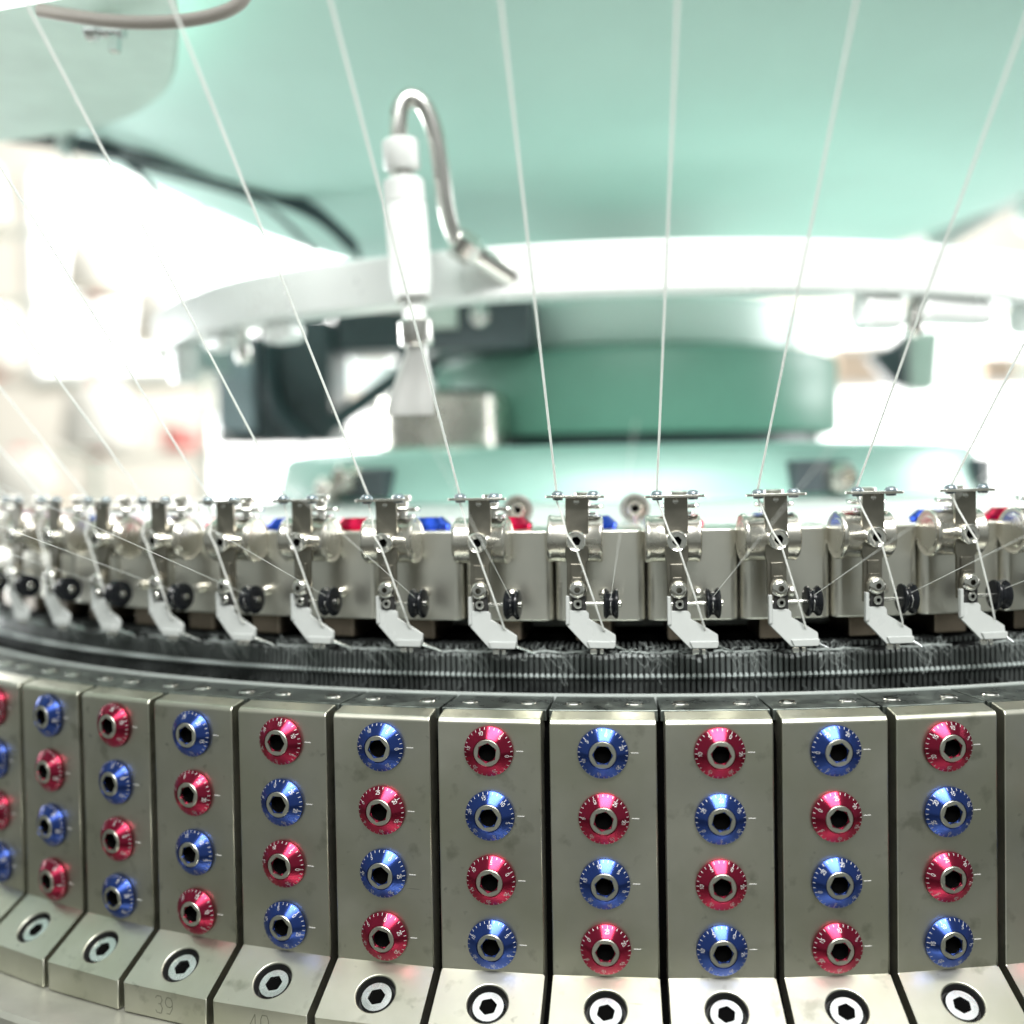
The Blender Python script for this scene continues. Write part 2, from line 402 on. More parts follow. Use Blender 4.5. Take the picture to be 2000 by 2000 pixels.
    # four graduated dials
    for row, (colr, zero) in enumerate(order):
        zc = -.1915 - row * 0.04500
        ang = math.radians(zero)
        dial_m = DIAL[colr]
        e = bpy.data.objects.new('adjustment_dial', dial_m[0]); sc.collection.objects.link(e); e.parent = root
        # lathe axis outwards (-y local); spin about y
        e.location = Vector((0, 0.0006, zc - z0)) * S; e.rotation_euler = (0, -ang, 0)
        e['label'] = ('red' if colr == 'r' else 'blue') + ' anodised graduated dial'
        for nm, me in (('scale_marks', dial_m[1]), ('hex_socket', dial_m[2]), ('socket_recess', dial_m[3])):
            p = bpy.data.objects.new(nm, me); sc.collection.objects.link(p); p.parent = e
            if nm == 'hex_socket': hr_ = random.uniform(0, 1)
            if nm in ('hex_socket', 'socket_recess'): p.rotation_euler = (0, hr_, 0)
        # index line beside the dial
        im = MB(); im.box(.0190, .0240, -.00025, .0004, zc - z0 - .00022, zc - z0 + .00022)
        im.build('index_line', M_['mark'], root)

def dial_meshes():
    res = {}
    r0, h0, r1, h1 = .0172, .0030, .0103, .0084
    for key, mm in (('r', M_['red']), ('b', M_['blue'])):
        mb = MB()
        mb.lathe([(.0140, -.001), (.0140, .0014), (.0166, .0016), (.0173, .0022), (r0, h0), (r1, h1), (.0098, h1 + .0002), (.0096, h1 - .0012), (.006, h1 - .0012)], 96, OUT, cap0=False, cap1=False)
        o = mb.build('adjustment_dial', mm); me = o.data; bpy.data.objects.remove(o)
        # marks on the cone
        mk = MB(); slope = (h1 - h0) / (r1 - r0)
        def P(ang, r):          # point on the cone, a hair above it
            h = h0 + (r - r0) * slope + .00012
            return OUT @ Vector((r * math.cos(ang), r * math.sin(ang), h))
        def seg(p, q, wd):      # p,q = (ang, r)
            x1, y1 = p[0] * .0150, p[1]; x2, y2 = q[0] * .0150, q[1]
            dx, dy = x2 - x1, y2 - y1; l = math.hypot(dx, dy) or 1e-9; nx, ny = -dy / l * wd / 2, dx / l * wd / 2
            mk.add([P((x1 + nx) / .0150, y1 + ny), P((x2 + nx) / .0150, y2 + ny), P((x2 - nx) / .0150, y2 - ny), P((x1 - nx) / .0150, y1 - ny)], [(0, 1, 2, 3)])
        for i in range(30):
            a = i * PI / 15; lg = i % 5 == 0
            seg((a, .0170), (a, .0150 if lg else .0156), .00032)
        for i, t in enumerate(['0', '5', '10', '15', '20', '25']):
            a0 = i * PI / 3
            for pl in strokes(t, .00125, .0021, .0004):
                for p, q in zip(pl, pl[1:]):
                    # reads upright with its foot towards the centre
                    seg((a0 - p[0] / .0138, .0126 + p[1]), (a0 - q[0] / .0138, .0126 + q[1]), .00031)
        o = mk.build('scale_marks', M_['mark'], autosmooth=False); me2 = o.data; bpy.data.objects.remove(o)
        hx = MB()
        f = OUT @ TR(0, 0, h1 + .0003)
        hx.lathe([(.0093, -.003), (.0093, -.0004), (.0089, 0)], 48, f, cap0=False, cap1=False)
        ring_hole(hx, .0089, 48, .0072, f, depth=.0009)
        o = hx.build('hex_socket', M_['steel']); me3 = o.data; bpy.data.objects.remove(o)
        vd = MB(); ring_hole(vd, .00721, 48, .00719, f @ TR(0, 0, -.0009), depth=.006); vd.lathe([(.0075, 0), (0, .0001)], 24, OUT @ TR(0, 0, h1 - .0055), cap0=False)
        o = vd.build('socket_recess', M_['void']); me4 = o.data; bpy.data.objects.remove(o)
        res[key] = (me, me2, me3, me4)
    return res
DIAL = dial_meshes()

ZERO = {4: [0, 155, 60, 80], 5: [-10, -75, 25, -25], 6: [80, 115, -15, 145], 7: [60, 210, 60, 55], 8: [180, 155, 200, -30], 9: [-35, 265, 165, -5]}
ENG = {2: '39', 3: '40'}
for k in range(-3, 13):
    th = T0 + DE * (k - 7)
    root = empty('cam_block', polar(R_F, th, Z_B), th)
    first = 'r' if k % 2 == 1 else 'b'; sec = 'b' if first == 'r' else 'r'
    if k % 2 == 1: pass
    zs = ZERO.get(k, [random.uniform(0, 360) for _ in range(4)])
    order = [((first, sec)[i % 2], zs[i]) for i in range(4)]
    make_block_parts(root, order)
    top = 'red' if first == 'r' else 'blue'
    if k in ENG:
        mb = MB()
        for pl in strokes(ENG[k], .0062, .0125, .0030):
            for p, q in zip(pl, pl[1:]):
                dx, dz = q[0] - p[0], q[1] - p[1]; l = math.hypot(dx, dz) or 1; nx, nz = -dz / l * .00035, dx / l * .00035
                y = -(1.0390 - R_F) - .00012; z_ = .0050
                mb.add([(p[0] + nx, y, z_ + p[1] + nz), (q[0] + nx, y, z_ + q[1] + nz), (q[0] - nx, y, z_ + q[1] - nz), (p[0] - nx, y, z_ + p[1] - nz)], [(0, 1, 2, 3)])
        mb.build('engraved_number', M_['markdim'], root, autosmooth=False)
    lab = {-1: 'grey steel cam block cut by the left edge, red dial uppermost',
           0: 'narrow-looking grey cam block with a blue top dial, leftmost whole one',
           1: 'grey cam block with a red top dial, second whole one from the left edge',
           2: 'grey cam block engraved 39 on its foot, blue dial uppermost',
           3: 'grey cam block engraved 40 on its foot, red dial uppermost',
           4: 'grey cam block with a blue top dial, just right of the one engraved 40',
           5: 'grey cam block with a red top dial, sixth whole one from the left',
           6: 'grey cam block with a blue top dial at the picture centre, seventh whole one',
           7: 'grey cam block with a red top dial, third whole one from the right edge',
           8: 'grey cam block with a blue top dial, second whole one from the right edge',
           9: 'grey cam block with a red top dial, rightmost whole one',
           10: 'bare strip of grey cam block cut by the right edge of the picture'}.get(
        k, 'grey cam block just beyond the %s edge, number %s outwards' % ('left' if k < 0 else 'right', {-2: 'one', -3: 'two', 11: 'one', 12: 'two'}.get(k)))
    tag(root, lab, 'cam block', 'cam blocks with coloured dials round the needle cylinder')

# rings round the blocks: bed, black gap filler and guide ring
def ringseg(name, prof, material, a0=-1.9, a1=1.6, n=220, parent=None, smooth=True):
    """prof = closed (r,z) outline, swept round the machine axis"""
    mb = MB(); k = len(prof); vs = []
    for i in range(n + 1):
        t = a0 + (a1 - a0) * i / n
        for r, z in prof: vs.append(polar(r, t, z))
    fs = []
    for i in range(n):
        for j in range(k):
            fs.append((i * k + j, (i + 1) * k + j, (i + 1) * k + (j + 1) % k, i * k + (j + 1) % k))
    mb.add(vs, fs, smooth); mb.add(vs[:k], [list(range(k))]); mb.add(vs[n * k:], [list(range(k))[::-1]])
    return mb.build(name, material, parent)
bedr = ringseg('machine_bed', [(.80, -.3945), (1.078, -.3945), (1.0815, -.398), (1.0815, -.46), (.80, -.46)], M_['bed'])
tag(bedr, 'worn flat grey steel bed ring under the cam blocks at lower left', 'machine bed')
core = ringseg('gap_shade_ring', [(.934, -.1745), (.974, -.1745), (.984, -.19), (.986, -.357), (1.022, -.383), (1.022, -.3935), (.934, -.3935)], M_['void'])  # black ring added so the gaps between blocks look fully shaded
tag(core, 'black filler ring added to paint the shade in the narrow gaps between cam blocks', 'filler ring')
rim = ringseg('guide_ring', [(.9285, -.1690), (.9285, -.1650), (.9330, -.1650), (.9330, -.1750), (.9285, -.1750)], M_['rim'])
tag(rim, 'thin pale steel ring edging the dark plates beside the needle comb', 'ring')

# ================================================================== NEEDLE CYLINDER
cyl = empty('needle_cylinder', (0, 0, -.40))
def local(mb, dz=.40):
    mb.v = [(x, y, z + dz) for x, y, z in mb.v]; return mb
mb = MB(); NA = 0.00485
a0, a1 = -1.45, 1.25; nn_ = int((a1 - a0) / .02)
for (r, z0_, r2, z1_) in [(.9000, -.30, .9000, -.142)]:
    vs = []; 
    for i in range(nn_ + 1):
        t = a0 + (a1 - a0) * i / nn_
        vs += [polar(r, t, z0_), polar(r2, t, z1_), polar(.86, t, -.140)]
    fs = []
    for i in range(nn_): fs += [(3 * i, 3 * i + 3, 3 * i + 4, 3 * i + 1), (3 * i + 1, 3 * i + 4, 3 * i + 5, 3 * i + 2)]
    mb.add(vs, fs, True)
local(mb).build('cylinder_wall', M_['needledark'], cyl)
mb = MB(); i = 0; t = a0
while t < a1:
    # height dips and lifts along the feeder pitch as the needles are drawn down
    ph = ((t - TF) / DE) % 1.0
    dip = -.0022 * math.exp(-((ph - .22) / .13) ** 2) + random.uniform(-.0003, .0003)
    if random.random() < .02: dip -= .002
    zt = -.1385 + dip; wd = .00255 / .905 / 2
    r = .9055 + random.uniform(-.0002, .0002)
    outl = [(r - .006, -.30), (r, -.30), (r, -.1600), (r + .0006, -.1590), (r + .0006, zt - .003), (r - .001, zt), (r - .004, zt - .001)]
    for s_ in (-1, 1): pass
    A = [polar(q[0], t - wd, q[1]) for q in outl]; B = [polar(q[0], t + wd, q[1]) for q in outl]; k = len(outl)
    mb.add(A + B, [(j, j + 1, k + j + 1, k + j) for j in range(k - 1)] + [list(range(k)), list(range(k, 2 * k))[::-1]])
    # jack butts lower down, staggered
    if i % 2 == 0:
        zz = -.1655 - .0025 * ((i // 2) % 3)
        C0 = [polar(rr, tt, z_) for rr, z_ in ((r, zz), (r + .004, zz), (r + .004, zz - .0022), (r, zz - .0022)) for tt in (t - wd, t + wd)]
        mb.add(C0, [(0, 2, 3, 1), (2, 4, 5, 3), (0, 2, 4, 6), (1, 3, 5, 7)])
    t += NA; i += 1
tag(local(mb).build('needle_comb', M_['needle'], cyl, autosmooth=False), kind='stuff')
# radial dial needles behind the comb
mb = MB(); t = a0
while t < a1:
    wd = .0011
    z_ = -.1335 + random.uniform(-.0004, .0004); ro = .898 + random.uniform(-.002, .001)
    A = [polar(rr, t + s_ * wd, zz) for rr, zz in ((.86, z_), (ro, z_), (ro, z_ - .0035), (.86, z_ - .0035)) for s_ in (-1, 1)]
    mb.add(A, [(0, 2, 3, 1), (2, 4, 5, 3), (0, 1, 7, 6), (0, 2, 4, 6), (1, 3, 5, 7)])
    t += NA
tag(local(mb).build('radial_needle_comb', M_['needle'], cyl, autosmooth=False), kind='stuff')
# retaining spring of small beads
mb = MB(); t = a0
while t < a1:
    c = Vector(polar(.9076, t, -.1560)); m = TR(*c) @ RZ(t) @ RX(.22)
    mb.lathe([(0, -.0024), (.0012, -.0019), (.0019, 0), (.0012, .0019), (0, .0024)], 10, m)
    t += NA
local(mb).build('retaining_spring', M_['spring'], cyl)
tag(cyl, 'dark ribbed needle cylinder wrapped by a beaded spring, behind the cam blocks', 'needle cylinder')

# lint caught along the needle tips
mb = MB()
def fibre(t, z, r, ln, rad, droop=0):
    pts = []; a = random.uniform(-1, 1); dz = random.uniform(-.4, .7)
    x = 0; zz = 0; rr = 0
    for j in range(7):
        pts.append(polar(r + rr, t + x, z + zz))
        x += math.cos(a) * ln / 6; zz += math.sin(a) * ln / 6 * .6 - droop * ln / 6; rr += random.uniform(-1, 1) * ln / 14
        a += random.uniform(-1.1, 1.1)
    mb.tube(pts, rad, 4, caps=False)
for k in range(-7, 13):
    tc = TF + DE * (k - 7)
    for j in range(52):
        ph = random.gauss(.72, .17) if random.random() < .72 else random.uniform(.1, 1.1)
        t = tc + DE * ph
        fibre(t, -.1380 + random.gauss(-.0002, .0010), .9065 + random.uniform(-.003, .002), random.uniform(.005, .017), random.uniform(.00008, .00020))
    for j in range(10):
        t = tc + DE * random.uniform(.55, .95)
        fibre(t, -.1395, .9085, random.uniform(.010, .018), .00012, droop=.8)
    # soft rope of fabric edge running between feeder tips
    pts = []
    for j in range(15):
        u = j / 14
        pts.append(polar(.9055 + random.uniform(-.0008, .0008), tc + DE * (.42 + .62 * u), -.1378 + .0005 * math.sin(u * 9 + k) + random.uniform(-.0005, .0005)))
    mb.tube(pts, [random.uniform(.0003, .0010) for _ in pts], 6)
lint = mb.build('lint', M_['lint'])
tag(lint, 'grey fluff and loose fibres caught along the tips of the needle comb', 'lint', kind='stuff')

# ================================================================== DIAL SEGMENTS (wall behind the feeders)
def make_segment(colr):
    root = empty('dial_cam_segment', (0, 0, 0))
    W = 0.0342; zt = -.0450; zb = -.1150; R = .900
    # outline seen from above with rounded outer corners
    out = []
    rc = .007
    for cx, a_s, a_e in ((W - rc, 0, PI / 2), (-(W - rc), PI / 2, PI)):
        for j in range(7):
            a = a_s + (a_e - a_s) * j / 6
            out.append((cx + rc * math.cos(a), -(-rc + rc * math.sin(a))))
    out = [(x, y) for x, y in out]
    out += [(-W * .93, .07), (W * .93, .07)]
    mb = MB(); mb.prism(out, zb + .07, zt + .07 + .0, 'z'); mb.v = [(x, y, z + .0) for x, y, z in mb.v]
    mb.build('segment_body', M_['dialwall'], root, bevel=.0016, bseg=3)
    # foot below
    mb = MB(); mb.prism([(-.018, .012), (-.020, .006), (.008, .006), (.010, .012), (.010, .05), (-.018, .05)], -.1310 + .07, zb + .0699, 'z')
    mb.build('segment_foot', M_['under'], root, bevel=.002)
    # dome bolts low on the wall
    for bx in (.0030,):
        q = MB(); q.lathe([(.0040, -.001), (.0042, .004), (.0036, .0068), (.0018, .0082), (0, .0086)], 20, TR(bx, 0, -.0935 + .07) @ OUT, cap0=False)
        q.build('dome_bolt', M_['satin'], root)
    # graduated cap standing on the top
    q = MB(); f = TR(-.004, .036, zt + .07)
    q.lathe([(.0160, 0), (.0172, .0012), (.0172, .0040), (.0104, .0098), (.0096, .0098)], 40, f, cap0=False, cap1=False)
    c = q.build('adjustment_cap', M_['redz' if colr == 'r' else 'bluez'], root)
    c['label'] = ('red' if colr == 'r' else 'blue') + ' anodised cap'
    q = MB(); ring_hole(q, .0096, 30, .0066, f @ TR(0, 0, .0098), depth=.005); q.build('hex_socket', M_['steel'], c)
    return root
seg = {}
for k in range(-7, 13):
    colr = 'r' if k % 2 == 1 else 'b'
    th = TF + DE * (k + .22 - 7)
    if colr not in seg: seg[colr] = make_segment(colr); o = seg[colr]
    else: o = copy_tree(seg[colr])
    o.location = Vector(polar(.900, th, -.07)) * S; o.rotation_euler = (0, 0, th)
    if k < -2: lab = 'grey dial cam segment out past the left edge, place %s from it' % ORD[-3 - k]
    elif k > 10: lab = 'grey dial cam segment out past the right edge, place %s from it' % ORD[k - 11]
    else: lab = 'blasted grey wall segment with %s cap behind the %s yarn feeder from the left' % ('a red' if colr == 'r' else 'a blue', ORD[k + 2])
    tag(o, lab, 'dial segment', 'grey dial cam segments behind the feeders')

dk = ringseg('dial_shade_ring', [(.60, -.128), (.878, -.128), (.878, -.150), (.60, -.150)], M_['void'])  # near-black ring painted in for the shade below the dial wall
tag(dk, 'black ring painting the shade under the grey dial wall just above the needle comb', 'recess')
dp = MB(); dp.lathe([(.828, -.13), (.828, -.0470), (.80, -.0455), (.60, -.040), (.50, -.034), (.30, -.034)], 120, cap0=False, cap1=False)
dpo = dp.build('dial_plate', M_['dialtop']); tag(dpo, 'pale grey dial plate lying between the coloured caps and the mint hub', 'dial plate')

# thumb screws standing on the dial plate
def thumb_screw(th, r, z, sc_=1.0):
    root = empty('thumb_screw', polar(r, th, z), th)
    q = MB(); q.lathe([(.0120, -.003), (.0130, -.002), (.0130, .002), (.0120, .003), (.0096, .003), (.0092, .0)], 32, OUT, cap0=True, cap1=False)
    q.build('knurled_ring', M_['dull'], root)
    q = MB(); q.lathe([(.0092, 0), (.0080, .0010), (.0074, .0026), (.0048, .0028)], 28, OUT, cap0=False, cap1=False); ring_hole(q, .0048, 24, .0038, OUT @ TR(0, 0, .0028), depth=.002)
    q.build('hex_insert', M_['satin'], root)
    q = MB(); q.lathe([(.0040, .0012), (0, .0013)], 16, OUT, cap0=False); q.build('socket_recess', M_['void'], root)
    q = MB(); q.lathe([(.004, -.04), (.004, -.006)], 12); q.build('stem', M_['satin'], root)
    return root
for (th, lab) in ((.0146, 'silver thumb screw on the dial plate behind the centre right feeders'), (-.110, 'silver thumb screw on the dial plate left of centre, between two feeders')):
    tag(thumb_screw(th, .80, -.032), lab, 'screw', 'thumb screws on the dial plate')

# ================================================================== YARN FEEDERS
RFD = .9334; ZFD = -.0515
def cap_plate(mb, poly, a, b, axis): mb.prism(poly, a, b, axis)
def make_feeder():
    root = empty('yarn_feeder', (0, 0, 0))
    # local: x tangential, y = -(r - RFD), z relative to clamp screw
    # post
    q = MB()
    q.prism([(-.0082, .0320), (.0090, .0320), (.0090, -.0135), (.0074, -.0165), (.0074, -.0480), (-.0072, -.0480), (-.0072, -.0165), (-.0082, -.0135)], .0030, .0062, 'y')
    q.build('post', M_['post'], root, bevel=.0006)
    q = MB(); q.box(-.0045, .0045, .0016, .0030, -.034, -.0170); q.build('slotted_slide', M_['post'], root, bevel=.0010)
    q = MB(); q.lathe([(.0023, -.001), (.0021, .0008), (.0010, .0012), (0, .0013)], 16, TR(0, .0030, .0288) @ OUT, cap0=False)
    q.build('rivet', M_['chrome'], root)
    # horizontal eyelet plate
    q = MB(); rr = .0055
    out = []
    for cx, a_s in ((.0165, -PI / 2), (-.0175, PI / 2)):
        for j in range(9):
            a = a_s + PI * j / 8; out.append((cx + rr * math.cos(a), rr * math.sin(a) - .000))
    q.prism(out, .0316, .0334, 'z'); q.build('eyelet_plate', M_['satin'], root, bevel=.0003)
    for ex in (-.0135, .0125):
        e = MB(); e.lathe([(.0022, .0368), (.0034, .0362), (.0046, .0346), (.0046, .0336), (.0040, .0334), (.0040, .0318), (.0036, .0300), (.0022, .0298)], 24, TR(ex, 0, 0), cap0=False, cap1=False)
        e.build('eyelet', M_['eyelet'], root)
    # clamp body: short horizontal drum behind the post
    q = MB(); f = TR(-.0012, .0195, .0005) @ RY(PI / 2)
    q.lathe([(0, -.0203), (0.0123, -.0203), (0.0131, -.0196), (0.0147, -.0196), (0.0171, -.0206), (0.0178, -.0196), (0.0178, -.0176), (0.0171, -.0166), (0.0171, .0166), (0.0178, .0176), (0.0178, .0192), (0.0168, .0202), (0.0147, .0192), (0.0131, .0192), (0.0123, .0200), (0, .0200)], 44, f)
    q.build('clamp_drum', M_['satin'], root)
    # top nut, washer and spacer behind the eyelet plate
    q = MB(); f = TR(.0050, .0260, 0)
    q.lathe([(.0085, .0140), (.0085, .0180)], 28, f); q.lathe([(.0140, .0232), (.0146, .0240), (.0146, .0256), (.0140, .0264)], 36, f)
    q.lathe([(.0110, .0186), (.0110, .0204)], 30, f); q.lathe([(.0040, .014), (.0040, .030)], 14, f)
    q.build('tension_discs', M_['chrome'], root)
    q = MB(); q.lathe([(.0050, .0270), (.0050, .0310), (.0074, .0314), (.0078, .0330), (.0074, .0352), (.0060, .0358)], 24, f); q.build('tension_nut', M_['satin'], root)
    # main clamp screw
    q = MB(); f = TR(0, .0030, 0) @ OUT
    q.lathe([(.0078, 0), (.0078, .0062), (.0075, .0072), (.0069, .0077), (.0063, .0074), (.0061, .0066), (.0054, .0066), (.0052, .0068)], 36, f, cap0=False, cap1=False)
    ring_hole(q, .0052, 36, .0036, f @ TR(0, 0, .0068), hexrot=.2, depth=.004); s1 = q.build('clamp_screw', M_['chrome'], root)
    h = MB(); h.lathe([(.0035, 0), (0, .0001)], 18, f @ TR(0, 0, .0035), cap0=False); h.build('screw_recess', M_['void'], s1)
    # lower bracket block
    q = MB(); q.box(-.0036, .0070, -.0010, .0032, -.0515, -.0405); q.build('bracket', M_['black'], root, bevel=.0005)
    q = MB(); q.prism([(-.006, -.0335), (-.003, -.0268), (.0035, -.0268), (.0078, -.036), (.0070, -.044), (-.006, -.044)], -.0004, .0028, 'y'); q.build('slide_plate', M_['post'], root, bevel=.0005)
    q = MB(); f = TR(.0008, -.0004, -.0358) @ OUT
    q.lathe([(.0066, 0), (.0068, .0012), (.0062, .0034), (.0046, .0048), (.0030, .0050)], 32, f, cap0=False, cap1=False)
    ring_hole(q, .0030, 24, .0024, f @ TR(0, 0, .0050), depth=.0016); q.build('lock_screw', M_['chrome'], root)
    q = MB(); f = TR(.0013, -.0010, -.0462) @ OUT
    q.lathe([(.0034, 0), (.0034, .0022), (.0029, .0028), (.0020, .0028)], 24, f, cap0=False, cap1=False); ring_hole(q, .0020, 18, .0017, f @ TR(0, 0, .0028), depth=.0025)
    s2 = q.build('set_screw', M_['chrome'], root)
    h = MB(); h.lathe([(.0016, 0), (0, .0001)], 12, f @ TR(0, 0, .0008), cap0=False); h.build('screw_recess', M_['void'], s2)
    # rod + black guide roller
    q = MB(); f = TR(0, .0010, -.0462) @ RY(PI / 2)
    q.lathe([(.0015, -.0072), (.0015, .0215)], 14, f); q.build('rod', M_['chrome'], root)
    q = MB(); f = TR(.0254, .0010, -.0462) @ RY(PI / 2)
    q.lathe([(.0030, -.0056), (.0062, -.0056), (.0098, -.0052), (.0110, -.0044), (.0112, -.0036), (.0104, -.0028), (.0086, -.0010), (.0086, .0010), (.0104, .0026), (.0113, .0036), (.0110, .0048), (.0096, .0054), (.0060, .0056), (.0026, .0056)], 44, f)
    rl = q.build('guide_roller', M_['blackplastic'], root)
    q = MB(); q.lathe([(.0026, .0056), (.0026, .0072), (.0018, .0078)], 16, f, cap0=False); q.build('axle_end', M_['chrome'], rl)
    # ceramic feeder blade
    q = MB()
    outl = [(-.0078, -.0405), (-.0048, -.0405), (-.0044, -.0512), (.0068, -.0512), (.0092, -.0535), (.0094, -.0575), (.0205, -.0640), (.0288, -.0694), (.0290, -.0762), (.0280, -.0788), (.0082, -.0788), (-.0078, -.0620)]
    n = len(outl)
    def yy(x, z): return -.0012 + max(0, (-z - .0720)) * -.30 + max(0, x - .015) * .05
    A = [Vector((x, yy(x, z), z)) for x, z in outl]; B = [Vector((x, yy(x, z) + .0026, z)) for x, z in outl]
    q.add(A, [list(range(n))]); q.add(B, [list(range(n))[::-1]]); q.add(A + B, [(j, (j + 1) % n, n + (j + 1) % n, n + j) for j in range(n)])
    # thicker foot lip
    q.prism([(.0078, -.0735), (.0288, -.0735), (.0288, -.0762), (.0278, -.0786), (.0100, -.0786)], -.0048, -.0008, 'y')
    # left rib
    q.prism([(-.0078, -.0405), (-.0052, -.0405), (-.0050, -.0610), (-.0078, -.0620)], -.0026, -.0008, 'y')
    q.build('feeder_blade', M_['ceramic'], root, bevel=.0006)
    q = MB(); q.tube([(.0275, -.0005, -.0766), (.032, .002, -.0790), (.0375, .006, -.0815), (.0405, .0075, -.0835)], [.0012, .0009, .0007, .0005], 8)
    q.build('beak_tip', M_['zinc'], root)
    q = MB(); q.box(.010, .0150, .0000, .0030, -.0836, -.0800); q.box(.0170, .0200, .0000, .0030, -.0836, -.0800); q.build('blade_clip', M_['chrome'], root, bevel=.0006)
    return root
fd = None
FK = list(range(-6, 13))
for k in FK:
    th = TF + DE * (k - 7)
    if fd is None: fd = make_feeder(); o = fd
    else: o = copy_tree(fd)
    o.location = Vector(polar(RFD + random.uniform(-.0006, .0006), th + random.uniform(-.0007, .0007), ZFD + random.uniform(-.0005, .0005))) * S; o.rotation_euler = (random.uniform(-.012, .012), random.uniform(-.012, .012), th + random.uniform(-.03, .03))
    if -2 <= k <= 10: lab = 'nickel yarn feeder with white blade and black roller, %s from the left' % ORD[k + 2]
    elif k < -2: lab = 'nickel yarn feeder past the left edge, %s beyond it' % ORD[-3 - k]
    else: lab = 'nickel yarn feeder past the right edge, %s beyond it' % ORD[k - 11]
    tag(o, lab, 'yarn feeder', 'yarn feeders in a ring above the needles')

# ------------------------------------------------------------------ yarns
def yarn_path(pts, rad): 
    mb = MB(); mb.tube(pts, rad, 8); return mb
def fl(k, x, dy, z):       # feeder-local -> world (units)
    th = TF + DE * (k - 7); c = Vector(polar(RFD, th, ZFD))
    return c + RZ(th) @ Vector((x, dy, z))
for k in range(-3, 12):
    # from the feed ring above and in front, straight through the left eyelet, then over the screw to the blade
    th = TF + DE * (k - 7)
    off = -.0135 / RFD
    lean = 0.0
    A = Vector(polar(1.46, th + off, .565 - .006 * (k - 6))); B = fl(k, -.0135, 0, .0366)
    pts = [A, A.lerp(B, .5), B, fl(k, -.0132, -.0002, .029), fl(k, -.0098, -.0015, .020), fl(k, -.0055, -.0090, .006), fl(k, .0005, -.0095, -.0035), fl(k, .0130, -.0058, -.0420), fl(k, .0194, -.0030, -.0632), fl(k, .0205, -.0006, -.0660)]
    mb = yarn_path(pts, [.00088] * 3 + [.0007] * 3 + [.00072] * 3 + [.0005])
    for j in range(26):
        t_ = random.uniform(.35, 1); p = A.lerp(B, t_); d_ = Vector((random.gauss(0, 1), random.gauss(0, 1), random.gauss(0, 1))).normalized()
        mb.tube([p, p + d_ * .0014 + Vector((0, 0, -.001)), p + d_ * .0024 + Vector((0, 0, -.0032))], .00008, 3, caps=False)
    for j in range(10):
        p = pts[6].lerp(pts[8], random.random()); d_ = Vector((random.gauss(0, 1), random.gauss(0, 1), random.gauss(0, 1))).normalized()
        mb.tube([p, p + d_ * .0012, p + d_ * .0020 + Vector((0, 0, -.0018))], .00007, 3, caps=False)
    o = mb.build('yarn', M_['yarn'])
    lab = 'white yarn dropping from above to the %s yarn feeder from the left' % ORD[k + 2] if -2 <= k <= 10 else ('white yarn past the right edge of the picture' if k > 10 else 'white yarn past the left edge of the picture')
    tag(o, lab, 'yarn', 'white yarns running down to the feeders')
for k in range(-4, 12):
    th = TF + DE * (k - 7)
    A = fl(k, .0524, -.320, -.0415 + .115); B = fl(k, .0254, -.0045, -.0415)
    # this thread comes in from the front and turns on the black roller
    pts = [A, A.lerp(B, .5), B, fl(k, .0254, -.0080, -.0462), fl(k, .0256, -.0050, -.0520), fl(k, .0258, .0010, -.0550)]
    o = yarn_path(pts, .00018).build('thin_yarn', M_['yarn'])
    lab = 'hair-thin yarn slanting to the black roller of the %s yarn feeder from the left' % ORD[k + 2] if -2 <= k <= 10 else ('hair-thin yarn past the right edge of the picture' if k > 10 else 'hair-thin yarn past the left edge, %s beyond it' % ORD[-3 - k])
    tag(o, lab, 'yarn', 'thin yarns running to the black rollers')

# ================================================================== CENTRE OF THE MACHINE
hub = empty('dial_hub', (0, 0, -.034))
q = MB(); q.lathe([(.52, .000), (.515, .012), (.505, .052), (.497, .060), (.470, .064), (.30, .066)], 120, cap0=False, cap1=True); q.build('hub_ring', M_['mint'], hub)
for a_ in (.440, -.62, 1.13, -1.75, 2.4):
    q = MB(); m = RZ(a_) @ TR(0, -.512, .020)
    q.box(-.036, .036, -.014, .016, -.014, .022, m); bl = q.build('stop_block', M_['slate'], hub, bevel=.003)
for a_, zz in ((.470, .022), (-.655, .030), (-.72, .016)):
    q = MB(); m = RZ(a_) @ TR(0, -.535, zz) @ OUT
    q.lathe([(.0150, -.012), (.0165, -.004), (.0165, .008), (.0130, .013), (.0065, .013), (.0060, .004)], 30, m, cap1=True, cap0=False)
    q.build('stop_knob', M_['satin'], hub)
tag(hub, 'mint green round hub with dark blocks set in its rim', 'hub')
drum = empty('green_drum', (0.02, 0, .03))
q = MB(); q.lathe([(.285, .018), (.298, .020), (.302, .028), (.302, .118), (.298, .127), (.288, .131), (.1, .133)], 96, cap0=True); q.build('drum_shell', M_['green'], drum)
q = MB(); q.lathe([(.275, .0), (.275, .018)], 64); q.build('drum_foot', M_['slate'], drum)
q = MB(); q.lathe([(.235, .134), (.245, .140), (.245, .196), (.235, .205)], 72); q.build('drum_collar', M_['paleband'], drum)
q = MB(); q.lathe([(.12, .205), (.12, .255)], 48); q.build('drum_column', M_['green'], drum)
tag(drum, 'deep green drum with a pale mint collar above the hub', 'drum')

cn = MB(); R0 = .86
cn.lathe([(.06, .364), (.30, .364), (.46, .366), (.52, .374), (.60, .402), (.70, .448), (.79, .494), (.835, .516), (.850, .528), (.852, .560), (.80, .60), (.1, .62)], 160)
cn.build_o = None
can = cn.build('upper_canopy', M_['canopy']); tag(can, 'wide sea green enamelled machine canopy overhead with soft light on it', 'canopy')

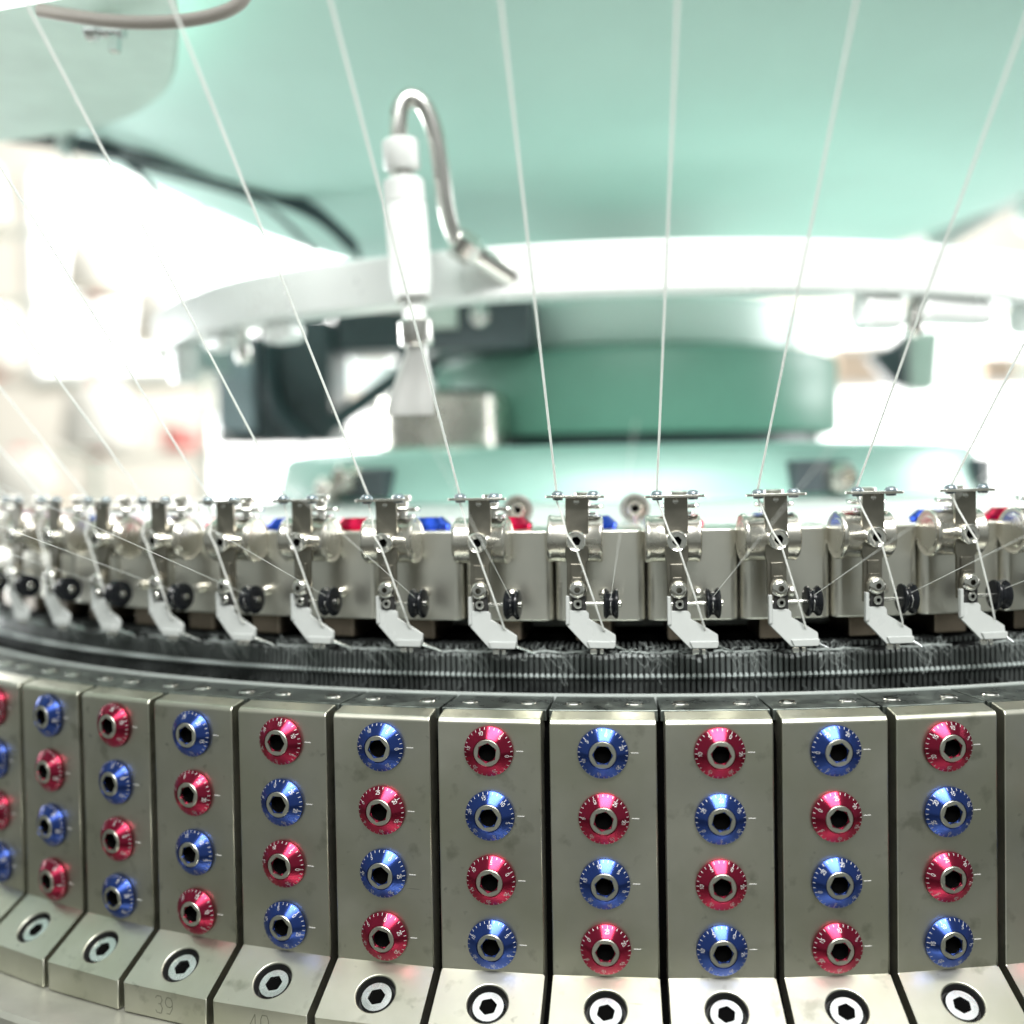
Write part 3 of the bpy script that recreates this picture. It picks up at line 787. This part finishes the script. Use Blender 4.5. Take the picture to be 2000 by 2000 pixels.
# white support ring with clamps and bolts
sr_ = empty('support_ring', (0, 0, .1675))
q = MB(); q.lathe([(.644, .0), (.676, 0), (.680, .004), (.680, .047), (.676, .051), (.644, .051), (.644, .0)], 200, cap0=False, cap1=False, a0=math.radians(-275), a1=math.radians(5)); q.build('ring_band', M_['whitering'], sr_)
for a_, w_, hgt in ((-.77, .030, .022), (-.585, .026, .024), (.40, .030, .034), (.54, .060, .026), (.74, .03, .03), (-.98, .03, .05), (1.1, .04, .03)):
    q = MB(); m = RZ(a_) @ TR(0, -.656, .001)
    q.box(-w_ * .8, w_ * .8, -.016, .016, -hgt, 0, m); q.build('ring_clamp', M_['whitering'], sr_, bevel=.009, bseg=3)
for a_ in (-.70, .465):
    q = MB(); m = RZ(a_) @ TR(0, -.656, -.028); q.lathe([(.004, -.012), (.0090, -.006), (.0095, .004), (.004, .030)], 20, m); q.build('ring_bolt', M_['pipe'], sr_)
tag(sr_, 'broad white metal ring circling above the feeders, blown out by light', 'ring')

# blow nozzle hanging at the ring
nz = empty('blow_nozzle', (-.195, -.72, .06))
def nloc(mb): mb.v = [(x + .195, y + .72, z - .06) for x, y, z in mb.v]; return mb
def rod(name, p0, p1, prof, material, n=32):
    p0 = Vector(p0); p1 = Vector(p1); d = (p1 - p0).normalized(); m = TR(*p0) @ d.to_track_quat('Z', 'Y').to_matrix().to_4x4()
    q = MB(); q.lathe(prof, n, m); return nloc(q).build(name, material, nz)
top_ = Vector((-.199, -.72, .322)); bot_ = Vector((-.187, -.72, .134)); ax = (bot_ - top_)
def at(t): return top_ + ax * t
rod('top_nut', at(.075), at(.235), [(.0150, 0), (.0170, .002), (.0170, .026), (.0150, .0285)], M_['nozzle'], 10)
rod('neck', at(.23), at(.27), [(.0110, 0), (.0110, .010)], M_['pipe'])
rod('collar', at(.265), at(.38), [(.0160, 0), (.0190, .003), (.0190, .0215), (.0175, .0225)], M_['nozzle'])
rod('barrel', at(.386), at(.84), [(.0185, 0), (.0195, .0015), (.0195, .070), (.0165, .0860)], M_['nozzle'])
rod('lower_washer', at(.852), at(.87), [(.0160, 0), (.0160, .002)], M_['pipe'])
rod('lower_sleeve', at(.862), at(.955), [(.0110, 0), (.0110, .020)], M_['nozzle'])
rod('bottom_nut', at(.955), at(1.09), [(.0145, 0), (.0162, .002), (.0162, .022), (.0145, .0242)], M_['pipe'], 10)
# fan-shaped mouth
q = MB(); vs = []; prof = [(0, .0098, .0098), (.010, .0105, .0085), (.024, .0155, .0060), (.040, .0200, .0046), (.056, .0220, .0042), (.063, .0222, .0040)]
c0 = at(1.085); n = 32
for h, rx, ry in prof:
    for i_ in range(n):
        a_ = 2 * PI * i_ / n; ca, sa = math.cos(a_), math.sin(a_)
        fx = abs(ca) ** .8 * (1 if ca > 0 else -1) * rx; fy = abs(sa) ** .8 * (1 if sa > 0 else -1) * ry * (1 + .18 * math.cos(6 * a_) * (h / .063))
        vs.append(c0 + Vector((fx - h * .13, fy, -h)))
q.add(vs, [(j * n + i_, j * n + (i_ + 1) % n, (j + 1) * n + (i_ + 1) % n, (j + 1) * n + i_) for j in range(len(prof) - 1) for i_ in range(n)], True)
nloc(q).build('flat_mouth', M_['mouth'], nz)
def bez(pts, m=8):
    out = []
    P_ = [Vector(p) for p in pts]
    for i_ in range(len(P_) - 1):
        p0 = P_[max(i_ - 1, 0)]; p1 = P_[i_]; p2 = P_[i_ + 1]; p3 = P_[min(i_ + 2, len(P_) - 1)]
        for j in range(m):
            t = j / m
            out.append(.5 * ((2 * p1) + (-p0 + p2) * t + (2 * p0 - 5 * p1 + 4 * p2 - p3) * t * t + (-p0 + 3 * p1 - 3 * p2 + p3) * t ** 3))
    out.append(P_[-1]); return out
q = MB(); q.tube(bez([(-.199, -.72, .300), (-.199, -.72, .322), (-.197, -.719, .338), (-.188, -.717, .347), (-.176, -.714, .340), (-.167, -.711, .317), (-.1615, -.708, .280), (-.158, -.705, .247), (-.152, -.70, .224), (-.143, -.698, .212)]), .0084, 16)
nloc(q).build('air_pipe', M_['pipe'], nz)
q = MB(); p0 = Vector((-.150, -.70, .217)); d = Vector((.055, .04, -.034)).normalized(); m = TR(*p0) @ d.to_track_quat('Z', 'Y').to_matrix().to_4x4()
q.lathe([(.0125, -.003), (.0150, .001), (.0150, .018), (.0125, .021)], 6, m); nloc(q).build('pipe_nut', M_['pipe'], nz)
q = MB(); m2 = m @ TR(0, 0, .020); q.lathe([(.0105, 0), (.0105, .050)], 20, m2); nloc(q).build('pipe_tail', M_['pipe'], nz)
tag(nz, 'white air nozzle with bent pipe and flat fan mouth hanging before the ring', 'air nozzle')

# dark housing behind the ring at left
hb = empty('motor_housing', (-.57, .10, .05))
def loc_(mb, ox, oy, oz): mb.v = [(x - ox, y - oy, z - oz) for x, y, z in mb.v]; return mb
q = MB(); q.box(-.600, -.476, .10, .24, .056, .262); loc_(q, -.57, .10, .05).build('housing_body', M_['slate'], hb, bevel=.008)
q = MB(); q.box(-.668, -.602, .09, .22, .075, .238); loc_(q, -.57, .10, .05).build('side_cover', M_['slatelight'], hb, bevel=.006)
q = MB(); q.box(-.668, -.602, .092, .22, .056, .074); loc_(q, -.57, .10, .05).build('side_base', M_['slate'], hb, bevel=.002)
q = MB(); q.tube(bez([(-.572, .085, .23), (-.572, .08, .15), (-.555, .08, .10), (-.51, .085, .057)]), .012, 12); loc_(q, -.57, .10, .05).build('housing_cable', M_['cable'], hb)
q = MB(); q.lathe([(.012, 0), (.016, .003), (.016, .012), (.010, .016)], 20, TR(-.57, .085, .236) @ OUT); loc_(q, -.57, .10, .05).build('cover_bolt', M_['pipe'], hb)
tag(hb, 'dark slate box housing with a pale side cover, blurred at left of centre', 'housing')
hd = empty('drive_bracket', (-.36, .12, .15))
q = MB(); q.box(-.475, -.245, .12, .26, .205, .275); loc_(q, -.36, .12, .15).build('bracket_beam', M_['slate'], hd, bevel=.008)
q = MB(); q.tube([(-.49, .12, .080), (-.36, .12, .165), (-.335, .12, .225)], .016, 12); loc_(q, -.36, .12, .15).build('bracket_strut', M_['slate'], hd)
q = MB(); q.box(-.36, -.25, .10, .20, .150, .215); loc_(q, -.36, .12, .15).build('bracket_plate', M_['slate'], hd, bevel=.006)
q = MB(); q.box(-.270, -.112, -.30, -.20, .160, .236); q.box(-.235, -.20, -.21, .14, .20, .23); loc_(q, -.36, .12, .15).build('gear_guard', M_['slate'], hd, bevel=.006)
q = MB(); q.box(-.262, -.205, -.315, -.30, .186, .226); loc_(q, -.36, .12, .15).build('blank_cover', M_['greypaint'], hd, bevel=.002)
q = MB(); q.lathe([(.006, 0), (.013, .003), (.013, .014), (.007, .018)], 24, TR(-.176, -.30, .200) @ OUT); loc_(q, -.36, .12, .15).build('round_fitting', M_['pipe'], hd)
q = MB(); q.lathe([(.012, 0), (.024, .006), (.024, .03), (.012, .036)], 24, TR(-.205, .05, .225) @ OUT); loc_(q, -.36, .12, .15).build('pinion', M_['cable'], hd)
q = MB(); q.lathe([(.012, 0), (.014, .02), (.008, .024)], 24, TR(-.25, .05, .235) @ OUT); loc_(q, -.36, .12, .15).build('bracket_bolt', M_['pipe'], hd)
q = MB(); q.box(-.30, -.225, .11, .2, .18, .26); loc_(q, -.36, .12, .15).build('bracket_cover', M_['greypaint'], hd, bevel=.004)
tag(hd, 'dark angled drive bracket behind the air nozzle, under the white ring', 'bracket')
sv = empty('gear_cover', (-.228, -.30, .03))
q = MB(); q.lathe([(.080, .0), (.084, .004), (.084, .066), (.070, .074)], 48); q.build('cover_shell', M_['satin'], sv)
tag(sv, 'squat satin metal gear cover left of the green drum', 'gear cover')

# cables following the canopy edge
cb = empty('cable_bundle', (-.70, 0, .49))
c1 = [(x * .859, (y - .25), z * .859) for x, y, z in [(-1.10, -.05, .572), (-.979, 0, .558), (-.90, .02, .548), (-.815, .03, .530), (-.726, .0, .506), (-.619, .0, .474), (-.546, .0, .446), (-.465, 0, .408), (-.405, .02, .352)]]
for dx, dz, r_ in ((0, 0, .0052), (.004, -.011, .0040), (-.002, .009, .0034)):
    q = MB(); q.tube(bez([(x + dx, y - .01, z + dz * (1 - .0)) for x, y, z in c1]), r_, 10); loc_(q, -.70, 0, .49).build('cable', M_['cable'], cb)
q = MB(); q.tube(bez([(-.74, -.27, .455), (-.687, -.27, .440), (-.648, -.27, .419), (-.61, -.27, .378), (-.563, -.27, .331)]), .0042, 10); loc_(q, -.70, 0, .49).build('cable', M_['cable'], cb)
q = MB(); q.tube(bez([(-.695, -.26, .442), (-.618, -.26, .414), (-.532, -.26, .388), (-.464, -.26, .359), (-.404, -.25, .30)]), .0036, 10); loc_(q, -.70, 0, .49).build('cable', M_['cable'], cb)
q = MB(); q.box(-.005, .005, -.02, .015, -.022, .022, TR(-.740, -.262, .460) @ RY(.25)); loc_(q, -.70, 0, .49).build('cable_tie', M_['whitering'], cb, bevel=.002)
tag(cb, 'bundle of black cables tied along the left rim of the green canopy', 'cables')

# grey panel added to stand in for the canopy's warm reflection above left, with its socket bolt, and the pale bar in front of it
M_['reflectpaint'] = mat('canopy_reflection_grey', (0.66, 0.84, 0.76), 0.6, colvar=0.06)  # colour imitates the warm surroundings mirrored in the canopy
fa = empty('reflection_panel', (-.95, .1, .6))
k_ = .80
def nearer(x, y): return (x * k_, (y + D) * k_ - D)
q = MB(); q.prism([nearer(*p) for p in [(-2.1, -.9)] + [(v.x, v.y) for v in bez([(-.42, -.80, 0), (-.45, -.62, 0), (-.52, -.42, 0), (-.60, -.27, 0), (-.74, -.15, 0), (-.95, -.09, 0), (-1.4, -.02, 0)])] + [(-2.1, .10)]], .408, .424, 'z'); loc_(q, -.95, .1, .6).build('reflection_plate', M_['reflectpaint'], fa, bevel=.006)
q = MB(); f = TR(-.432, -.780, .3965) @ RY(-PI / 2 + .10)
q.lathe([(.0060, 0), (.0060, .024)], 20, f); q.lathe([(.0085, .024), (.0090, .026), (.0090, .034), (.0070, .036)], 20, f); q.box(-.018, .003, -.004, .004, .004, .012, f)
loc_(q, -.95, .1, .6).build('socket_bolt', M_['zinc'], fa)
tag(fa, 'grey panel standing in for a reflection on the canopy at upper left, with a socket bolt', 'reflection panel')
hs = MB(); hs.tube(bez([(-.47, -.86, .386), (-.41, -.86, .374), (-.36, -.86, .3705), (-.322, -.86, .374), (-.300, -.86, .383), (-.290, -.86, .400)]), .0055, 12)
tag(hs.build('hose', M_['hose']), 'short rose grey hose crossing the canopy near the top left', 'hose')
sl = empty('strip_lamp', (-.43, -.9, .39))
wb = MB(); wb.box(-.9, .30, -.016, .010, -.012, .008, TR(0, 0, .002) @ RY(-.115)); wb.build('lamp_tube', M_['striplit'], sl, bevel=.004)
wb = MB(); wb.box(-.9, .30, -.018, .018, .0085, .024, TR(0, 0, .002) @ RY(-.115)); wb.build('lamp_housing', M_['whitering'], sl, bevel=.002)
tag(sl, 'glowing white strip lamp crossing the top left corner', 'lamp')

# right-hand fittings
rf = empty('guide_fixture', (.68, .3, .42))
q = MB(); q.tube([(.53, .3, .385), (.66, .3, .462), (.80, .3, .53)], .030, 14); loc_(q, .68, .3, .42).build('fixture_arm', M_['whitering'], rf)
q = MB(); q.lathe([(.030, 0), (.036, .006), (.036, .05), (.028, .056)], 24, TR(.70, .26, .420) @ OUT); loc_(q, .68, .3, .42).build('fixture_wheel', M_['whitering'], rf)
q = MB(); q.lathe([(.018, 0), (.020, .03)], 24, TR(.675, .25, .465) @ OUT); loc_(q, .68, .3, .42).build('fixture_nut', M_['pipe'], rf)
q = MB(); q.lathe([(.016, 0), (.018, .03)], 24, TR(.735, .25, .50) @ OUT); loc_(q, .68, .3, .42).build('fixture_nut', M_['slate'], rf)
tag(rf, 'white slanted fixture with a wheel above the ring at the right edge', 'fixture')
sn = empty('sensor_head', (.53, .5, .2))
q = MB(); q.prism([(.475, .215), (.52, .232), (.548, .26), (.552, .145), (.525, .155)], .50, .56, 'y'); loc_(q, .53, .5, .2).build('sensor_body', M_['slate'], sn, bevel=.006)
q = MB(); q.prism([(.556, .262), (.62, .262), (.612, .165), (.60, .140), (.556, .145)], .52, .58, 'y'); loc_(q, .53, .5, .2).build('sensor_cover', M_['greypaint'], sn, bevel=.006)
q = MB(); q.tube([(.553, .51, .15), (.553, .51, .02)], .0035, 8); loc_(q, .53, .5, .2).build('sensor_rod', M_['greypaint'], sn)
tag(sn, 'small dark sensor head with pale back hanging right of the green drum', 'sensor')

# ------------------------------------------------------------------ hall
wl = MB(); wl.box(-14, 12, 8.0, 8.2, -4, 7); tag(wl.build('back_wall', M_['wall']), kind='structure')
fl_ = MB(); fl_.box(-14, 12, -10, 8, -3.2, -3.0); tag(fl_.build('floor', M_['floor']), kind='structure')
def window(x0, x1, z0, z1, lab):
    e = empty('lit_window', ((x0 + x1) / 2, 7.95, z0))
    q = MB(); q.box(x0, x1, 7.90, 7.96, z0, z1); loc_(q, (x0 + x1) / 2, 7.95, z0).build('pane', M_['lamp'], e)
    q = MB(); t_ = .07
    q.box(x0 - t_, x1 + t_, 7.86, 7.98, z1, z1 + t_); q.box(x0 - t_, x1 + t_, 7.86, 7.98, z0 - t_, z0); q.box(x0 - t_, x0, 7.86, 7.98, z0, z1); q.box(x1, x1 + t_, 7.86, 7.98, z0, z1)
    loc_(q, (x0 + x1) / 2, 7.95, z0).build('frame', M_['whitering'], e)
    tag(e, lab, 'window')
window(-5.0, -2.3, .95, 2.65, 'bright blown-out window far behind the left end of the ring')
window(-3.5, -1.9, -.2, .50, 'low bright window under the dark housing at left')
window(1.55, 3.9, -.35, 1.15, 'bright blown-out window far behind at the right edge')
window(-1.9, -1.2, .55, 1.15, 'small bright window between the housing and the nozzle')
# creel with yarn packages, far left
pk = None; spots = [(-4.9, 3.6, .55), (-4.25, 3.9, .95), (-3.9, 3.4, .15), (-5.2, 3.8, 1.3), (-4.6, 3.5, -.15), (-3.55, 3.7, .65)]
names = ['upper far-left', 'high inner', 'low inner', 'topmost', 'lowest', 'rightmost']
for (x, y, z), nm in zip(spots, names):
    x *= .62
    if pk is None:
        pk = empty('yarn_package', (0, 0, 0))
        q = MB(); q.lathe([(.03, -.02), (.15, 0), (.16, .03), (.13, .26), (.11, .28), (.03, .28)], 32); q.build('wound_yarn', M_['cone'], pk)
        q = MB(); q.lathe([(.040, -.04), (.03, .31)], 20); q.build('core_tube', M_['pink'], pk); o = pk
    else: o = copy_tree(pk)
    o.location = Vector((x, y, z)) * S
    tag(o, 'cream yarn package on a rose core, %s of the blurred ones at left' % nm, 'yarn package', 'yarn packages on the far creel')
cr_ = empty('creel_stand', (-2.7, 3.9, -3.0))
for x in (-3.3, -2.7, -2.1):
    q = MB(); q.box(x - .02, x + .02, 3.95, 3.99, -3, 1.8); loc_(q, -2.7, 3.9, -3.0).build('creel_post', M_['greypaint'], cr_)
for z in (-.2, .12, .52, .92, 1.28):
    q = MB(); q.box(-3.4, -2.0, 3.93, 3.95, z - .02, z + .01); loc_(q, -2.7, 3.9, -3.0).build('creel_bar', M_['greypaint'], cr_)
tag(cr_, 'pale creel stand holding yarn packages, far behind at left', 'creel')

# boxes on a far shelf at the right, and coloured bins at the far left
sh = empty('shelf_unit', (1.75, 4.1, -3.0))
for z in (-.1, .40):
    q = MB(); q.box(.95, 2.6, 4.0, 4.3, z - .02, z); loc_(q, 1.75, 4.1, -3.0).build('shelf_board', M_['whitering'], sh)
for x in (.97, 2.58):
    q = MB(); q.box(x - .02, x + .02, 4.02, 4.28, -3.0, .6); loc_(q, 1.75, 4.1, -3.0).build('upright', M_['whitering'], sh)
tag(sh, 'white shelf unit far behind at the right edge', 'shelf')
def crate(x, y, z, w_, h_, m, lab):
    e = empty('storage_box', (x, y, z))
    q = MB(); q.box(-w_ / 2, w_ / 2, -.1, .1, 0, h_ * .8); q.build('box_body', M_[m], e, bevel=.01)
    q = MB(); q.box(-w_ / 2 - .01, w_ / 2 + .01, -.11, .11, h_ * .8, h_); q.build('box_lid', M_['cone'], e, bevel=.01)
    tag(e, lab, 'box', 'storage boxes far behind the machine')
crate(1.18, 4.1, .402, .26, .20, 'beige', 'small beige box on the far shelf just right of the green drum')
crate(1.82, 4.1, .402, .16, .13, 'beige', 'smaller beige box on the far shelf near the right edge')
crate(2.02, 4.1, .402, .12, .13, 'greypaint', 'small grey box beside the smaller beige one at the right edge')
crate(-2.16, 3.75, .14, .11, .13, 'pink', 'small rose box on the creel bar left of the dark housing')
crate(-3.20, 3.75, .54, .22, .18, 'pink', 'rose box on the creel bar at the far left edge')
crate(-2.95, 3.75, -.18, .30, .20, 'beige', 'beige box low on the creel at the far left')

sc.render.engine = 'CYCLES'
sc.cycles.max_bounces = 6
